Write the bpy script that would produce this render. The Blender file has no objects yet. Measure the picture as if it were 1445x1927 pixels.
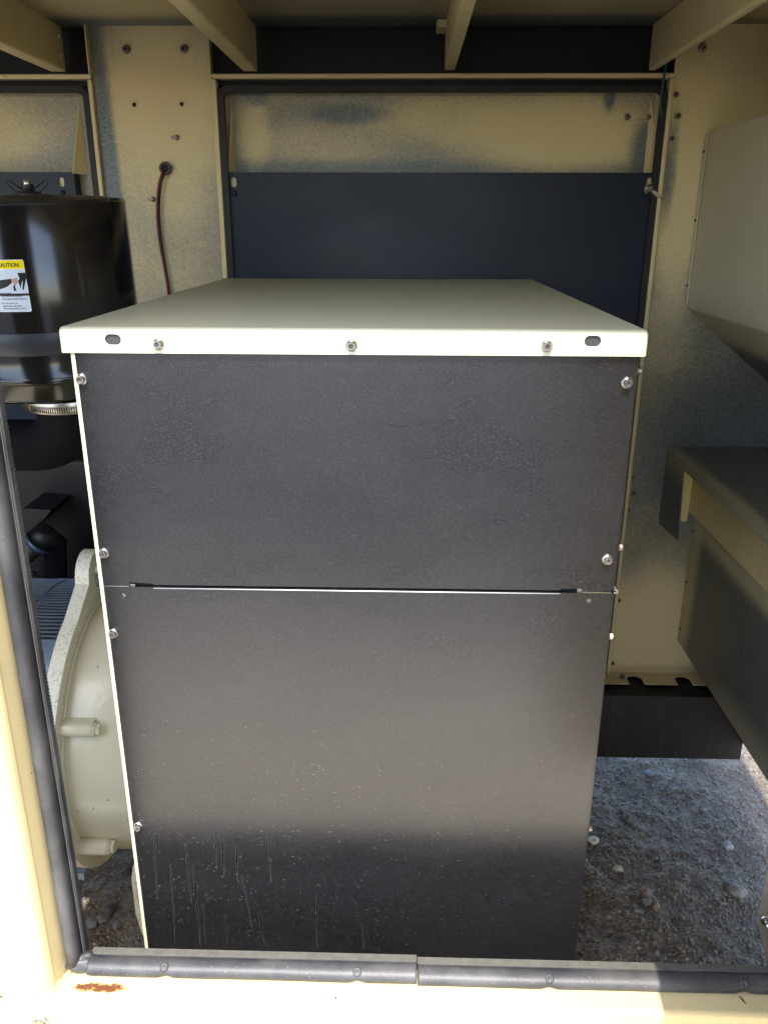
import bpy, bmesh, math, random
from mathutils import Vector, Matrix, noise
random.seed(7)
S = bpy.context.scene
COL = S.collection
# ------------------------------------------------------------------ camera
PX_W, PX_H, F_PX = 1445.0, 1927.0, 1529.2
PITCH, YAW, ROLL = 0.3406, 0.0259, 0.0026
def _axes():
    cp, sp, cy, sy, cr, sr = math.cos(PITCH), math.sin(PITCH), math.cos(YAW), math.sin(YAW), math.cos(ROLL), math.sin(ROLL)
    rz = Matrix(((cy, -sy, 0), (sy, cy, 0), (0, 0, 1)))
    fw, up, rt = rz @ Vector((0, cp, -sp)), rz @ Vector((0, sp, cp)), rz @ Vector((1, 0, 0))
    return cr * rt + sr * up, -sr * rt + cr * up, fw
RT, UP, FW = _axes()
cam_d = bpy.data.cameras.new("camera"); cam = bpy.data.objects.new("camera", cam_d); COL.objects.link(cam)
cam.matrix_world = Matrix(((RT.x, UP.x, -FW.x, 0), (RT.y, UP.y, -FW.y, 0), (RT.z, UP.z, -FW.z, 0), (0, 0, 0, 1)))
cam_d.sensor_fit = 'VERTICAL'; cam_d.sensor_height = 24.0; cam_d.lens = 24.0 * F_PX / PX_H
cam_d.clip_start = 0.02; cam_d.clip_end = 500
S.camera = cam
def at(px, py, X=None, Y=None, Z=None):
    """point of the survey ray through a pixel on a plane X=, Y= or Z="""
    d = FW + RT * ((px - PX_W / 2) / F_PX) - UP * ((py - PX_H / 2) / F_PX)
    if X is not None: return d * (X / d.x)
    if Y is not None: return d * (Y / d.y)
    return d * (Z / d.z)
# ------------------------------------------------------------------ light
SUN_DIR = Vector((0.06, 1.0, -1.52)).normalized()
world = bpy.data.worlds.new("World"); S.world = world; world.use_nodes = True
wn = world.node_tree; bg = wn.nodes['Background']
sky = wn.nodes.new('ShaderNodeTexSky'); sky.sky_type = 'NISHITA'; sky.sun_disc = False
to_sun = -SUN_DIR
sky.sun_elevation = math.asin(to_sun.z); sky.sun_rotation = math.atan2(to_sun.x, to_sun.y)
sky.dust_density = 1.5
wn.links.new(sky.outputs[0], bg.inputs[0]); bg.inputs[1].default_value = 0.15
sun_d = bpy.data.lights.new("sun", 'SUN'); sun_d.energy = 2.1; sun_d.angle = math.radians(0.5); sun_d.color = (1.0, 0.95, 0.86)
sun = bpy.data.objects.new("sun", sun_d); COL.objects.link(sun); sun.rotation_euler = SUN_DIR.to_track_quat('-Z', 'Y').to_euler()
S.view_settings.view_transform = 'Standard'; S.view_settings.look = 'None'; S.view_settings.gamma = 1.0
S.view_settings.exposure = 2.38
S.cycles.max_bounces = 10; S.cycles.diffuse_bounces = 7
# ------------------------------------------------------------------ material helpers
class NT:
    def __init__(s, name):
        s.m = bpy.data.materials.new(name); s.m.use_nodes = True; s.t = s.m.node_tree
        s.b = s.t.nodes['Principled BSDF']; s.pos = s.n('ShaderNodeNewGeometry').outputs['Position']
    def n(s, typ, **kw):
        nd = s.t.nodes.new(typ)
        for k, v in kw.items(): setattr(nd, k, v)
        return nd
    def lk(s, a, b): s.t.links.new(a, b)
    def val(s, sock, v):
        if hasattr(v, 'links') or isinstance(v, bpy.types.NodeSocket): s.lk(v, sock)
        else: sock.default_value = v
    def math(s, op, a, b=0.0, clamp=False):
        nd = s.n('ShaderNodeMath', operation=op, use_clamp=clamp); s.val(nd.inputs[0], a); s.val(nd.inputs[1], b); return nd.outputs[0]
    def mapr(s, v, a, b, c=0.0, d=1.0, smooth=True):
        nd = s.n('ShaderNodeMapRange', interpolation_type='SMOOTHSTEP' if smooth else 'LINEAR')
        s.val(nd.inputs[0], v)
        for i, x in enumerate((a, b, c, d)): nd.inputs[i + 1].default_value = x
        return nd.outputs[0]
    def scaled(s, sc):
        if isinstance(sc, (int, float)): sc = (sc, sc, sc)
        nd = s.n('ShaderNodeVectorMath', operation='MULTIPLY'); s.lk(s.pos, nd.inputs[0]); nd.inputs[1].default_value = sc; return nd.outputs[0]
    def noise(s, sc, detail=3.0, rough=0.55):
        nd = s.n('ShaderNodeTexNoise'); s.lk(s.scaled(sc), nd.inputs['Vector']); nd.inputs['Scale'].default_value = 1.0
        nd.inputs['Detail'].default_value = detail; nd.inputs['Roughness'].default_value = rough; return nd.outputs['Fac']
    def voro(s, sc, feature='F1'):
        nd = s.n('ShaderNodeTexVoronoi', feature=feature); s.lk(s.scaled(sc), nd.inputs['Vector']); nd.inputs['Scale'].default_value = 1.0; return nd
    def mix(s, f, a, b):
        nd = s.n('ShaderNodeMix', data_type='RGBA'); s.val(nd.inputs[0], f)
        for i, v in ((6, a), (7, b)):
            if isinstance(v, tuple): v = tuple(v) + (1.0,) if len(v) == 3 else v
            s.val(nd.inputs[i], v)
        return nd.outputs[2]
    def bump(s, h, strength, dist):
        nd = s.n('ShaderNodeBump'); nd.inputs['Strength'].default_value = strength; nd.inputs['Distance'].default_value = dist
        s.lk(h, nd.inputs['Height']); s.lk(nd.outputs[0], s.b.inputs['Normal']); return nd
    def specks(s, sc, size, frac):
        v = s.voro(sc); near = s.math('LESS_THAN', v.outputs['Distance'], size)
        sep = s.n('ShaderNodeSeparateColor'); s.lk(v.outputs['Color'], sep.inputs[0])
        return s.math('MULTIPLY', near, s.math('GREATER_THAN', sep.outputs[0], 1 - frac))
    def set(s, color=None, rough=None, metal=None, spec=None, coat=None):
        for k, v in (('Base Color', color), ('Roughness', rough), ('Metallic', metal), ('Specular IOR Level', spec), ('Coat Weight', coat)):
            if v is None: continue
            if isinstance(v, tuple): v = v + (1.0,) if len(v) == 3 else v
            s.val(s.b.inputs[k], v)
        return s.m
CREAM = (0.58, 0.48, 0.27)
def cream_paint(name, col=CREAM, rough=0.42, dirt=0.12, peel=0.0006):
    t = NT(name); n = t.noise(7, 5); c = t.mix(t.mapr(n, 0.45, 0.8, 0, 1), col, tuple(x * (1 - dirt) for x in col))
    sp = t.specks(70, 0.10, 0.06); c = t.mix(sp, c, (0.10, 0.07, 0.04))
    t.bump(t.noise(420, 2), 0.35, peel)
    return t.set(c, t.mapr(t.noise(30), 0.2, 0.8, rough - 0.06, rough + 0.1))
def overspray(name, base, blobs, wob=0.3, galv=(0.085, 0.10, 0.10), col=(0.61, 0.50, 0.27)):
    """cream coat blown unevenly over bare galvanised sheet: blobs are passes of the spray gun"""
    t = NT(name); cov = base
    for c, r, w in blobs:
        sub = t.n('ShaderNodeVectorMath', operation='SUBTRACT'); t.lk(t.pos, sub.inputs[0]); sub.inputs[1].default_value = c
        mul = t.n('ShaderNodeVectorMath', operation='DIVIDE'); t.lk(sub.outputs[0], mul.inputs[0]); mul.inputs[1].default_value = r
        ln = t.n('ShaderNodeVectorMath', operation='LENGTH'); t.lk(mul.outputs[0], ln.inputs[0])
        cov = t.math('ADD', cov, t.mapr(ln.outputs['Value'], 0.25, 1.0, w, 0.0))
    n1 = t.noise((5, 5, 7), 4); n2 = t.noise((170, 170, 260), 2)
    cov = t.math('ADD', cov, t.math('MULTIPLY', t.math('SUBTRACT', n1, 0.5), wob * 1.6))
    cov2 = t.math('ADD', cov, t.math('MULTIPLY', t.math('SUBTRACT', n2, 0.5), 0.8))
    f = t.mapr(cov2, -0.25, 1.25)
    g = t.mix(t.mapr(t.noise((90, 90, 160), 2), 0.3, 0.7), galv, tuple(x * 1.5 for x in galv))
    c = t.mix(f, g, col)
    h = t.noise((120, 120, 210), 2.5)
    b = t.bump(h, 0.5, 0.0016)
    t.lk(t.mapr(cov, 0.2, 1.2, 0.8, 0.15), b.inputs['Strength'])
    return t.set(c, t.mapr(f, 0, 1, 0.42, 0.5), t.mapr(f, 0, 1, 0.2, 0.0))
def black_powder(name, col=(0.0050, 0.0052, 0.0066), rough=0.27, speck=0.5, scale=1.0, spec=0.85):
    t = NT(name)
    c = t.mix(t.mapr(t.noise((3, 3, 5), 2), 0.3, 0.75), col, tuple(x * 1.3 for x in col))
    s1 = t.specks(420 * scale, 0.34, 1.0 * speck); s2 = t.specks(330 * scale, 0.16, 0.10 * speck)
    c = t.mix(s1, c, (0.024, 0.024, 0.027)); c = t.mix(s2, c, (0.075, 0.075, 0.08))  # sun glitter of the powder coat painted in as pale dots
    t.bump(t.noise(420, 2), 0.12, 0.0003)
    return t.set(c, t.mapr(t.noise((4, 4, 9), 3), 0.3, 0.7, rough - 0.01, rough + 0.05), 0.0, spec)
def simple(name, col, rough=0.5, metal=0.0, bump=0.0, bs=300, var=0.15, spec=None):
    t = NT(name); c = t.mix(t.mapr(t.noise(14, 4), 0.3, 0.7), col, tuple(x * (1 - var) for x in col))
    if bump: t.bump(t.noise(bs, 3), 0.5, bump)
    return t.set(c, rough, metal, spec)
# ------------------------------------------------------------------ mesh helpers
WLOC = {}
def link(o, parent=None, wloc=(0, 0, 0)):
    COL.objects.link(o); w = Vector(wloc); WLOC[o.name] = w
    if parent is not None:
        o.parent = parent; o.location = w - WLOC[parent.name]
    else: o.location = w
    return o
def tag(o, label=None, cat=None, group=None, kind=None):
    for k, v in (('label', label), ('category', cat), ('group', group), ('kind', kind)):
        if v: o[k] = v
    return o
def thing(name, loc, label, cat, group=None):
    o = bpy.data.objects.new(name, None); o.empty_display_size = 0.1; link(o, None, loc); return tag(o, label, cat, group)
class MB:
    def __init__(s): s.bm = bmesh.new(); s.mi = 0
    def face(s, vs):
        try: f = s.bm.faces.new(vs); f.material_index = s.mi; return f
        except ValueError: return None
    def box(s, x0, x1, y0, y1, z0, z1):
        v = [s.bm.verts.new((x, y, z)) for x in (x0, x1) for y in (y0, y1) for z in (z0, z1)]
        for a in ((0, 1, 3, 2), (4, 6, 7, 5), (0, 4, 5, 1), (2, 3, 7, 6), (0, 2, 6, 4), (1, 5, 7, 3)): s.face([v[i] for i in a])
        return s
    def prism(s, pts, vec):
        a = [s.bm.verts.new(p) for p in pts]; b = [s.bm.verts.new(Vector(p) + Vector(vec)) for p in pts]
        s.face(a); s.face(b[::-1]); n = len(a)
        for i in range(n): s.face([a[i], b[i], b[(i + 1) % n], a[(i + 1) % n]])
        return s
    def tube(s, pts, r, n=12, cap=True, flat=None):
        pts = [Vector(p) for p in pts]; rings = []
        rs = r if isinstance(r, (list, tuple)) else [r] * len(pts)
        d0 = (pts[1] - pts[0]).normalized(); ref = Vector((0, 0, 1)) if abs(d0.z) < 0.9 else Vector((1, 0, 0))
        u = d0.cross(ref).normalized()
        for i, p in enumerate(pts):
            d = (pts[min(i + 1, len(pts) - 1)] - pts[max(i - 1, 0)]).normalized()
            u = (u - d * u.dot(d)).normalized(); w = d.cross(u)
            rings.append([s.bm.verts.new(p + (u * math.cos(2 * math.pi * k / n) + w * math.sin(2 * math.pi * k / n)) * rs[i]) for k in range(n)])
        for a, b in zip(rings, rings[1:]):
            for k in range(n):
                f = s.face([a[k], a[(k + 1) % n], b[(k + 1) % n], b[k]])
                if f: f.smooth = True
        if cap: s.face(rings[0][::-1]); s.face(rings[-1])
        return s
    def lathe(s, prof, c, axis='Z', n=64, smooth=True, a0=0, a1=None):
        """prof: (radius, along axis)"""
        full = a1 is None; a1 = 2 * math.pi if full else a1; m = n if full else n + 1
        rings = []
        for r, h in prof:
            ring = []
            for k in range(m):
                a = a0 + (a1 - a0) * k / n; ca, sa = r * math.cos(a), r * math.sin(a)
                p = (ca, sa, h) if axis == 'Z' else ((h, ca, sa) if axis == 'X' else (ca, h, sa))
                ring.append(s.bm.verts.new(Vector(c) + Vector(p)))
            rings.append(ring)
        for a, b in zip(rings, rings[1:]):
            for k in range(n if full else m - 1):
                f = s.face([a[k], a[(k + 1) % m], b[(k + 1) % m], b[k]])
                if f: f.smooth = smooth
        return s
    def hexa(s, c, r, h0, h1, axis='Z', n=6):
        prof = []
        for h in (h0, h1):
            ring = []
            for k in range(n):
                a = 2 * math.pi * k / n + 0.3; ca, sa = r * math.cos(a), r * math.sin(a)
                p = (ca, sa, h) if axis == 'Z' else ((h, ca, sa) if axis == 'X' else (ca, h, sa))
                ring.append(s.bm.verts.new(Vector(c) + Vector(p)))
            prof.append(ring)
        a, b = prof; s.face(a[::-1]); s.face(b)
        for k in range(n): s.face([a[k], a[(k + 1) % n], b[(k + 1) % n], b[k]])
        return s
    def mesh(s, name, mat):
        bmesh.ops.recalc_face_normals(s.bm, faces=s.bm.faces[:])
        me = bpy.data.meshes.new(name); s.bm.to_mesh(me); s.bm.free()
        for m in (mat if isinstance(mat, (list, tuple)) else [mat]): me.materials.append(m)
        return me
    def build(s, name, mat, parent=None, bevel=0.0, seg=2, wloc=None):
        me = s.mesh(name, mat); o = bpy.data.objects.new(name, me)
        link(o, parent, wloc or (0, 0, 0))
        if wloc: me.transform(Matrix.Translation(-Vector(wloc)))
        if bevel:
            md = o.modifiers.new("bevel", 'BEVEL'); md.width = bevel; md.segments = seg; md.limit_method = 'ANGLE'; md.angle_limit = math.radians(35)
            md.harden_normals = True
        return o
def ring_pts(cx, cy, w, h, r, n=6):
    """rounded rectangle outline"""
    out = []
    for sx, sy, a0 in ((1, 1, 0), (-1, 1, 90), (-1, -1, 180), (1, -1, 270)):
        for k in range(n + 1):
            a = math.radians(a0 + 90 * k / n); out.append((cx + sx * (w / 2 - r) + r * math.cos(a), cy + sy * (h / 2 - r) + r * math.sin(a)))
    return out
def circle_pts(cx, cy, r, n=20): return [(cx + r * math.cos(2 * math.pi * k / n), cy + r * math.sin(2 * math.pi * k / n)) for k in range(n)]
def plate(name, outline, holes, o0, u, v, thick, mat, parent=None, bevel=0.0):
    """flat sheet with real holes; o0 + a*u + b*v is its front face, thickness goes behind along -(u x v)"""
    cu = bpy.data.curves.new(name, 'CURVE'); cu.dimensions = '2D'; cu.fill_mode = 'BOTH'; cu.extrude = thick / 2
    for pts in [outline] + holes:
        sp = cu.splines.new('POLY'); sp.points.add(len(pts) - 1); sp.use_cyclic_u = True
        for q, (a, b) in zip(sp.points, pts): q.co = (a, b, 0, 1)
    tmp = bpy.data.objects.new(name + "_c", cu); COL.objects.link(tmp)
    dg = bpy.context.evaluated_depsgraph_get(); me = bpy.data.meshes.new_from_object(tmp.evaluated_get(dg))
    bpy.data.objects.remove(tmp); bpy.data.curves.remove(cu)
    bm = bmesh.new(); bm.from_mesh(me); bmesh.ops.remove_doubles(bm, verts=bm.verts[:], dist=1e-6); bm.to_mesh(me); bm.free()
    u, v = Vector(u), Vector(v); n = u.cross(v)
    M = Matrix(((u.x, v.x, n.x, o0[0]), (u.y, v.y, n.y, o0[1]), (u.z, v.z, n.z, o0[2]), (0, 0, 0, 1)))
    me.transform(M @ Matrix.Translation((0, 0, -thick / 2))); me.name = name; me.materials.clear(); me.materials.append(mat)
    for p in me.polygons: p.use_smooth = False
    return link(bpy.data.objects.new(name, me), parent)
XZ = dict(u=(1, 0, 0), v=(0, 0, 1))          # n = u x v = -Y : sheet facing the viewer
def sheetY(name, Y, outline, holes, thick, mat, parent, **k): return plate(name, outline, holes, (0, Y, 0), XZ['u'], XZ['v'], thick, mat, parent, **k)
def rect(x0, x1, z0, z1): return [(x0, z0), (x1, z0), (x1, z1), (x0, z1)]
# ------------------------------------------------------------------ materials
M_cream = cream_paint("cream enclosure paint")
M_cream_sun = cream_paint("cream paint sunlit copy", (0.53, 0.43, 0.22), rough=0.5, peel=0.0012)  # sunlit copy of the enclosure cream, colour deepened against the sun
M_dark_header = simple("black header paint", (0.004, 0.0038, 0.0038), 0.5, bump=0.0004, bs=700, spec=0.3)
M_rubber = simple("black rubber trim", (0.0035, 0.0035, 0.004), 0.6, bump=0.0006, bs=400)
M_box_front = black_powder("black powder coat with painted glitter")
M_navy = black_powder("navy black baffle paint", col=(0.0065, 0.0125, 0.0250), rough=0.42, speck=0.01, spec=0.28)
M_gloss = NT("gloss black enamel"); M_gloss = M_gloss.set(M_gloss.mix(M_gloss.specks(60, 0.05, 0.10), (0.006, 0.006, 0.007), (0.3, 0.3, 0.3)), 0.16, 0.0, 0.6)
M_band = simple("satin slate band paint", (0.018, 0.022, 0.032), 0.42)
M_zinc = simple("bright zinc bolt", (0.62, 0.60, 0.58), 0.28, 1.0, var=0.3)
M_dullbolt = simple("overpainted bolt", (0.22, 0.19, 0.13), 0.45, 0.5)
M_darkbolt = simple("black oxide bolt", (0.02, 0.02, 0.022), 0.4, 0.3)
M_hollow = simple("dark bore", (0.01, 0.01, 0.01), 0.8)
M_steelband = simple("stainless clamp steel", (0.5, 0.48, 0.42), 0.3, 1.0)
M_hose = simple("matt black hose rubber", (0.0025, 0.0025, 0.003), 0.8, bump=0.0003, bs=500, spec=0.15)
M_blk = simple("dark engine paint", (0.0022, 0.0024, 0.0042), 0.45, spec=0.3)
M_redwire = simple("red wire insulation", (0.14, 0.012, 0.016), 0.4)
M_blackwire = simple("black wire insulation", (0.012, 0.01, 0.01), 0.4)
M_greenwire = simple("green wire insulation", (0.01, 0.10, 0.065), 0.4)
M_rail = NT("streaked black rail paint")
_c = M_rail.mix(M_rail.mapr(M_rail.noise((45, 45, 3), 4), 0.45, 0.75), (0.007, 0.006, 0.0055), (0.022, 0.018, 0.016))
_c = M_rail.mix(M_rail.mapr(M_rail.noise((20, 20, 22), 6, 0.7), 0.62, 0.75), _c, (0.06, 0.048, 0.033)); M_rail = M_rail.set(_c, 0.45)
M_alt = NT("glossy cream cast housing paint")
_c = M_alt.mix(M_alt.specks(55, 0.12, 0.10), (0.56, 0.51, 0.36), (0.16, 0.12, 0.07)); M_alt.bump(M_alt.noise(28, 3), 0.35, 0.004); M_alt = M_alt.set(_c, 0.22, 0.0, 0.6)
M_ring = NT("rough cream ring paint")
_c = M_ring.mix(M_ring.mapr(M_ring.noise(160, 3), 0.5, 0.75), (0.62, 0.58, 0.45), (0.30, 0.26, 0.18)); M_ring.bump(M_ring.noise(220, 3), 0.6, 0.0015); M_ring = M_ring.set(_c, 0.5)
M_guard = simple("blue grey steel guard", (0.16, 0.20, 0.26), 0.35, 0.6, bump=0.0003)
M_lid = NT("cream lid paint with faint green cast")
_c = M_lid.mix(M_lid.specks(260, 0.12, 0.08), (0.49, 0.485, 0.35), (0.25, 0.24, 0.20)); M_lid.bump(M_lid.noise(700, 2), 0.35, 0.0004); M_lid = M_lid.set(_c, 0.48)
M_rustsill = NT("cream sill paint with a rust patch")
_t = M_rustsill
def _gate(t, axis, a, b, w):
    sep = t.n('ShaderNodeSeparateXYZ'); t.lk(t.pos, sep.inputs[0]); s = sep.outputs[axis]
    return t.math('MULTIPLY', t.mapr(s, a - w, a + w), t.mapr(s, b - w, b + w, 1, 0))
_g = _t.math('MULTIPLY', _gate(_t, 0, -0.555, -0.455, 0.035), _gate(_t, 1, 0.999, 1.021, 0.010))
_r = _t.mapr(_t.math('MULTIPLY', _g, _t.noise((75, 130, 90), 6, 0.8)), 0.34, 0.40)
_r2 = _t.mapr(_t.math('MULTIPLY', _g, _t.noise((40, 90, 60), 5, 0.7)), 0.24, 0.42, 0, 0.85)
_c = _t.mix(_r2, (0.52, 0.43, 0.235), (0.50, 0.25, 0.05)); _c = _t.mix(_r, _c, _t.mix(_t.noise(140, 3), (0.06, 0.02, 0.008), (0.17, 0.06, 0.02)))
_c = _t.mix(_t.specks(48, 0.12, 0.10), _c, (0.12, 0.07, 0.05)); M_rustsill = _t.set(_c, 0.5)
M_galv_lip = overspray("galvanised slot steel", 0.45, [])
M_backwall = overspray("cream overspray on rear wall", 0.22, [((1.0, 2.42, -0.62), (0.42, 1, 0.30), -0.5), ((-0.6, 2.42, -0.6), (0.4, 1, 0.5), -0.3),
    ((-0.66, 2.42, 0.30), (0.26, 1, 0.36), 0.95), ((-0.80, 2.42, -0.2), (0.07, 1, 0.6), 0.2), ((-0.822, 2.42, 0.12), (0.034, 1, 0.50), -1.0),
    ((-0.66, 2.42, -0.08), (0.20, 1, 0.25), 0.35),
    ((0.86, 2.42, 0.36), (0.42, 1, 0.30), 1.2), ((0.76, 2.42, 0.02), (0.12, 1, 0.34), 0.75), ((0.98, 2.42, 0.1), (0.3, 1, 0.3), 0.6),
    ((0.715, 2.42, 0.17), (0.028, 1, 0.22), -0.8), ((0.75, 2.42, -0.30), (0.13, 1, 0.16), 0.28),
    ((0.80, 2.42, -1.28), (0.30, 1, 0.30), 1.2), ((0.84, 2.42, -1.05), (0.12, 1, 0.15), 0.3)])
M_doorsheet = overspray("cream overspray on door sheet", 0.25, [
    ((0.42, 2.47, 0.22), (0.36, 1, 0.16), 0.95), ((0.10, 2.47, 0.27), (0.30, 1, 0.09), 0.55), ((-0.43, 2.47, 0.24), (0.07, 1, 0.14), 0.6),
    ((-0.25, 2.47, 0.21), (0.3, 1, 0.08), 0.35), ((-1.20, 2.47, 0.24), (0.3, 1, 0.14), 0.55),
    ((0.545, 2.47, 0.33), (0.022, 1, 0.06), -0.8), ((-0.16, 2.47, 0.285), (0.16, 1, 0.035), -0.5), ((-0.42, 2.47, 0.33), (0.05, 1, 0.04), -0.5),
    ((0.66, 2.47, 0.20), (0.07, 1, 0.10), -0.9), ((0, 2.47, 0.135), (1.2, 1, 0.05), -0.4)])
M_roof = overspray("cream overspray under the roof", 0.42, [((-0.7, 2.0, 0.49), (0.45, 0.55, 1), 0.25), ((0.3, 2.0, 0.49), (0.5, 0.4, 1), 0.15),
    ((0.0, 2.44, 0.49), (3.0, 0.16, 1), -0.9), ((1.0, 2.2, 0.49), (0.3, 0.6, 1), 0.6)], wob=0.2)
M_duct = overspray("cream overspray on duct", 1.0, [((0.98, 2.3, -0.40), (0.14, 0.5, 0.16), -1.1), ((0.8, 2.38, 0.2), (0.1, 0.05, 0.2), -0.2)], wob=0.15, col=(0.54, 0.47, 0.31))
M_sheet = overspray("cream edge on dark side sheet", 0.02, [((0.905, 2.38, -1.1), (0.2, 0.09, 0.6), 0.8), ((0.905, 1.9, -0.86), (0.2, 1.2, 0.09), 0.9),
    ((0.905, 1.8, -1.31), (0.2, 0.6, 0.13), 0.45)], wob=0.12, galv=(0.075, 0.08, 0.078))
M_shelf = overspray("thin coat on shelf top", 0.06, [((0.80, 2.0, -0.64), (0.045, 1.5, 0.10), 0.45)], wob=0.1, galv=(0.075, 0.085, 0.09))
# ------------------------------------------------------------------ fastener meshes (outward axis = +Z)
def bolt_mesh(name, mat, rf=0.009, rh=0.0066, h=0.0088, recess=0.0042):
    m = MB(); m.lathe([(rf, 0), (rf, 0.0012), (rh * 1.02, 0.0028)], (0, 0, 0), n=20)
    r6, z0, z1 = [], 0.0022, h
    def ring(r, z, n=6): return [m.bm.verts.new((r * math.cos(2 * math.pi * k / n + 0.4), r * math.sin(2 * math.pi * k / n + 0.4), z)) for k in range(n)]
    a, b, c, d, e = ring(rh, z0), ring(rh, h - 0.001), ring(rh * 0.9, h), ring(recess, h), ring(recess * 0.8, h - 0.002)
    for p, q in ((a, b), (b, c), (c, d), (d, e)):
        for k in range(6): m.face([p[k], p[(k + 1) % 6], q[(k + 1) % 6], q[k]])
    m.mi = 1; m.face(e); return m.mesh(name, [mat, M_hollow if mat is not M_zinc else M_grey])
M_grey = simple("stamped bolt centre", (0.08, 0.07, 0.075), 0.5, 0.5)
ME_zinc = bolt_mesh("bolt", M_zinc); ME_dull = bolt_mesh("bolt", M_dullbolt); ME_dark = bolt_mesh("bolt", M_darkbolt)
def bolt(p, parent, me=None, n=(0, -1, 0), s=1.0, name='bolt'):
    o = bpy.data.objects.new(name, me or ME_zinc); link(o, parent, p); o.rotation_mode = 'QUATERNION'
    q = Vector(n).to_track_quat('Z', 'Y'); o.rotation_quaternion = q @ Matrix.Rotation(random.uniform(0, 1), 3, 'Z').to_quaternion(); o.scale = (s, s, s); return o
# ------------------------------------------------------------------ levels
GZ, BY, RZ = -1.80, 2.42, 0.489
ROOF_Y = 0.783
YB = 1.208                      # cabinet front
# ================================================================== GROUND
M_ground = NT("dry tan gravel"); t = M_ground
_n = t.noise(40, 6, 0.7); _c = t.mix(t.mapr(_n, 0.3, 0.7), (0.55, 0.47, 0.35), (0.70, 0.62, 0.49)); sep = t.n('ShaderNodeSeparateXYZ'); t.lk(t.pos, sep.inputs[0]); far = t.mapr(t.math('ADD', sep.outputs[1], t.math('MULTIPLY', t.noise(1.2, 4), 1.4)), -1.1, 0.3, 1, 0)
_c = t.mix(far, _c, (0.075, 0.075, 0.08)); t.bump(t.noise(90, 4), 0.8, 0.01); M_ground = t.set(_c, 0.9)  # unseen far ground darkened to dim the upper panel reflection
M_soil = NT("dark soil grit"); t = M_soil  # darker ground patch under the enclosure
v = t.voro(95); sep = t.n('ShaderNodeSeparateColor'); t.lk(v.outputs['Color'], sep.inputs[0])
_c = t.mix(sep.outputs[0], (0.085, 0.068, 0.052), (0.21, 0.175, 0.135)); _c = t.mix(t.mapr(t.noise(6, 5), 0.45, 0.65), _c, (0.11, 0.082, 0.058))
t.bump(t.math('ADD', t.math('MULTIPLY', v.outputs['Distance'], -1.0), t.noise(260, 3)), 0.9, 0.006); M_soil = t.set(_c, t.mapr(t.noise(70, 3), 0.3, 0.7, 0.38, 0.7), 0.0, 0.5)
m = MB(); m.box(-60, 60, -60, 60, GZ - 0.3, GZ - 0.02); tag(m.build('ground', M_ground), kind='structure')
def gh(x, y): return 0.012 * noise.noise(Vector((x * 6, y * 6, 0))) + 0.006 * noise.noise(Vector((x * 22, y * 22, 3))) + 0.003 * noise.noise(Vector((x * 70, y * 70, 5)))
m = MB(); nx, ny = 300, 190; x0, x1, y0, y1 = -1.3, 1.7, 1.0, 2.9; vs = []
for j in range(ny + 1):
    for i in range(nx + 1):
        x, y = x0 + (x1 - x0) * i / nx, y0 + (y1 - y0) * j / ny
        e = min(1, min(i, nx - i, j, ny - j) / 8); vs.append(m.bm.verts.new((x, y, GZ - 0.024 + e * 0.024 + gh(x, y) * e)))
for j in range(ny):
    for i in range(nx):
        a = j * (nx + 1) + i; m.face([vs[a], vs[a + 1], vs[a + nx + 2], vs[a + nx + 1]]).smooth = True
tag(m.build('dark_soil', M_soil), kind='structure')
def stone_into(m, c, r, flat=0.6, sub=1):
    res = bmesh.ops.create_icosphere(m.bm, subdivisions=sub, radius=1.0)
    s = Vector((r * random.uniform(0.7, 1.25), r * random.uniform(0.7, 1.25), r * flat * random.uniform(0.7, 1.2)))
    rot = Matrix.Rotation(random.uniform(0, 6.3), 3, 'Z') @ Matrix.Rotation(random.uniform(-0.5, 0.5), 3, 'X'); of = Vector((random.random() * 50, 0, 0))
    for v in res['verts']:
        p = v.co * (1 + 0.35 * noise.noise(v.co * 1.3 + of)); v.co = rot @ Vector((p.x * s.x, p.y * s.y, p.z * s.z)) + Vector(c)
    for f in {f for v in res['verts'] for f in v.link_faces}: f.material_index = m.mi
SM = [simple("grey grit stone", (0.19, 0.17, 0.145), 0.55), simple("brown grit stone", (0.16, 0.12, 0.085), 0.6), simple("pale grit stone", (0.20, 0.18, 0.155), 0.6), simple("rust grit stone", (0.13, 0.07, 0.045), 0.6)]
PROTO = []
for q in range(14):
    b_ = bmesh.new(); bmesh.ops.create_icosphere(b_, subdivisions=1, radius=1.0); of = Vector((q * 3.7, 0, 0))
    b_.verts.index_update(); PROTO.append(([v.co * (1 + 0.45 * noise.noise(v.co * 1.3 + of)) for v in b_.verts], [tuple(v.index for v in f.verts) for f in b_.faces])); b_.free()
gv, gf, gm = [], [], []
for k in range(26000):
    if k % 5 == 0: x, y = random.uniform(-1.15, -0.62), random.uniform(1.35, 2.3)
    else: x, y = random.uniform(0.36, 1.45), random.uniform(1.35, 2.75)
    r = 0.0016 + 0.0050 * random.random() ** 6; pv, pf = random.choice(PROTO); a = random.uniform(0, 6.3); ca, sa = math.cos(a) * r, math.sin(a) * r
    z = GZ + gh(x, y) + r * 0.25; b0 = len(gv); fl = random.uniform(0.45, 0.85) * r; st = random.uniform(0.75, 1.3)
    gv.extend([(x + p.x * ca * st - p.y * sa, y + p.x * sa * st + p.y * ca, z + p.z * fl) for p in pv]); gf.extend([(a_ + b0, b1 + b0, c1 + b0) for a_, b1, c1 in pf])
    gm.extend([random.choices((0, 1, 2, 3), (10, 7, 0.9, 0.5))[0]] * len(pf))
me = bpy.data.meshes.new('gravel'); me.from_pydata(gv, [], gf); me.polygons.foreach_set('material_index', gm)
for q in SM: me.materials.append(q)
o = link(bpy.data.objects.new('gravel', me))
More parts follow.
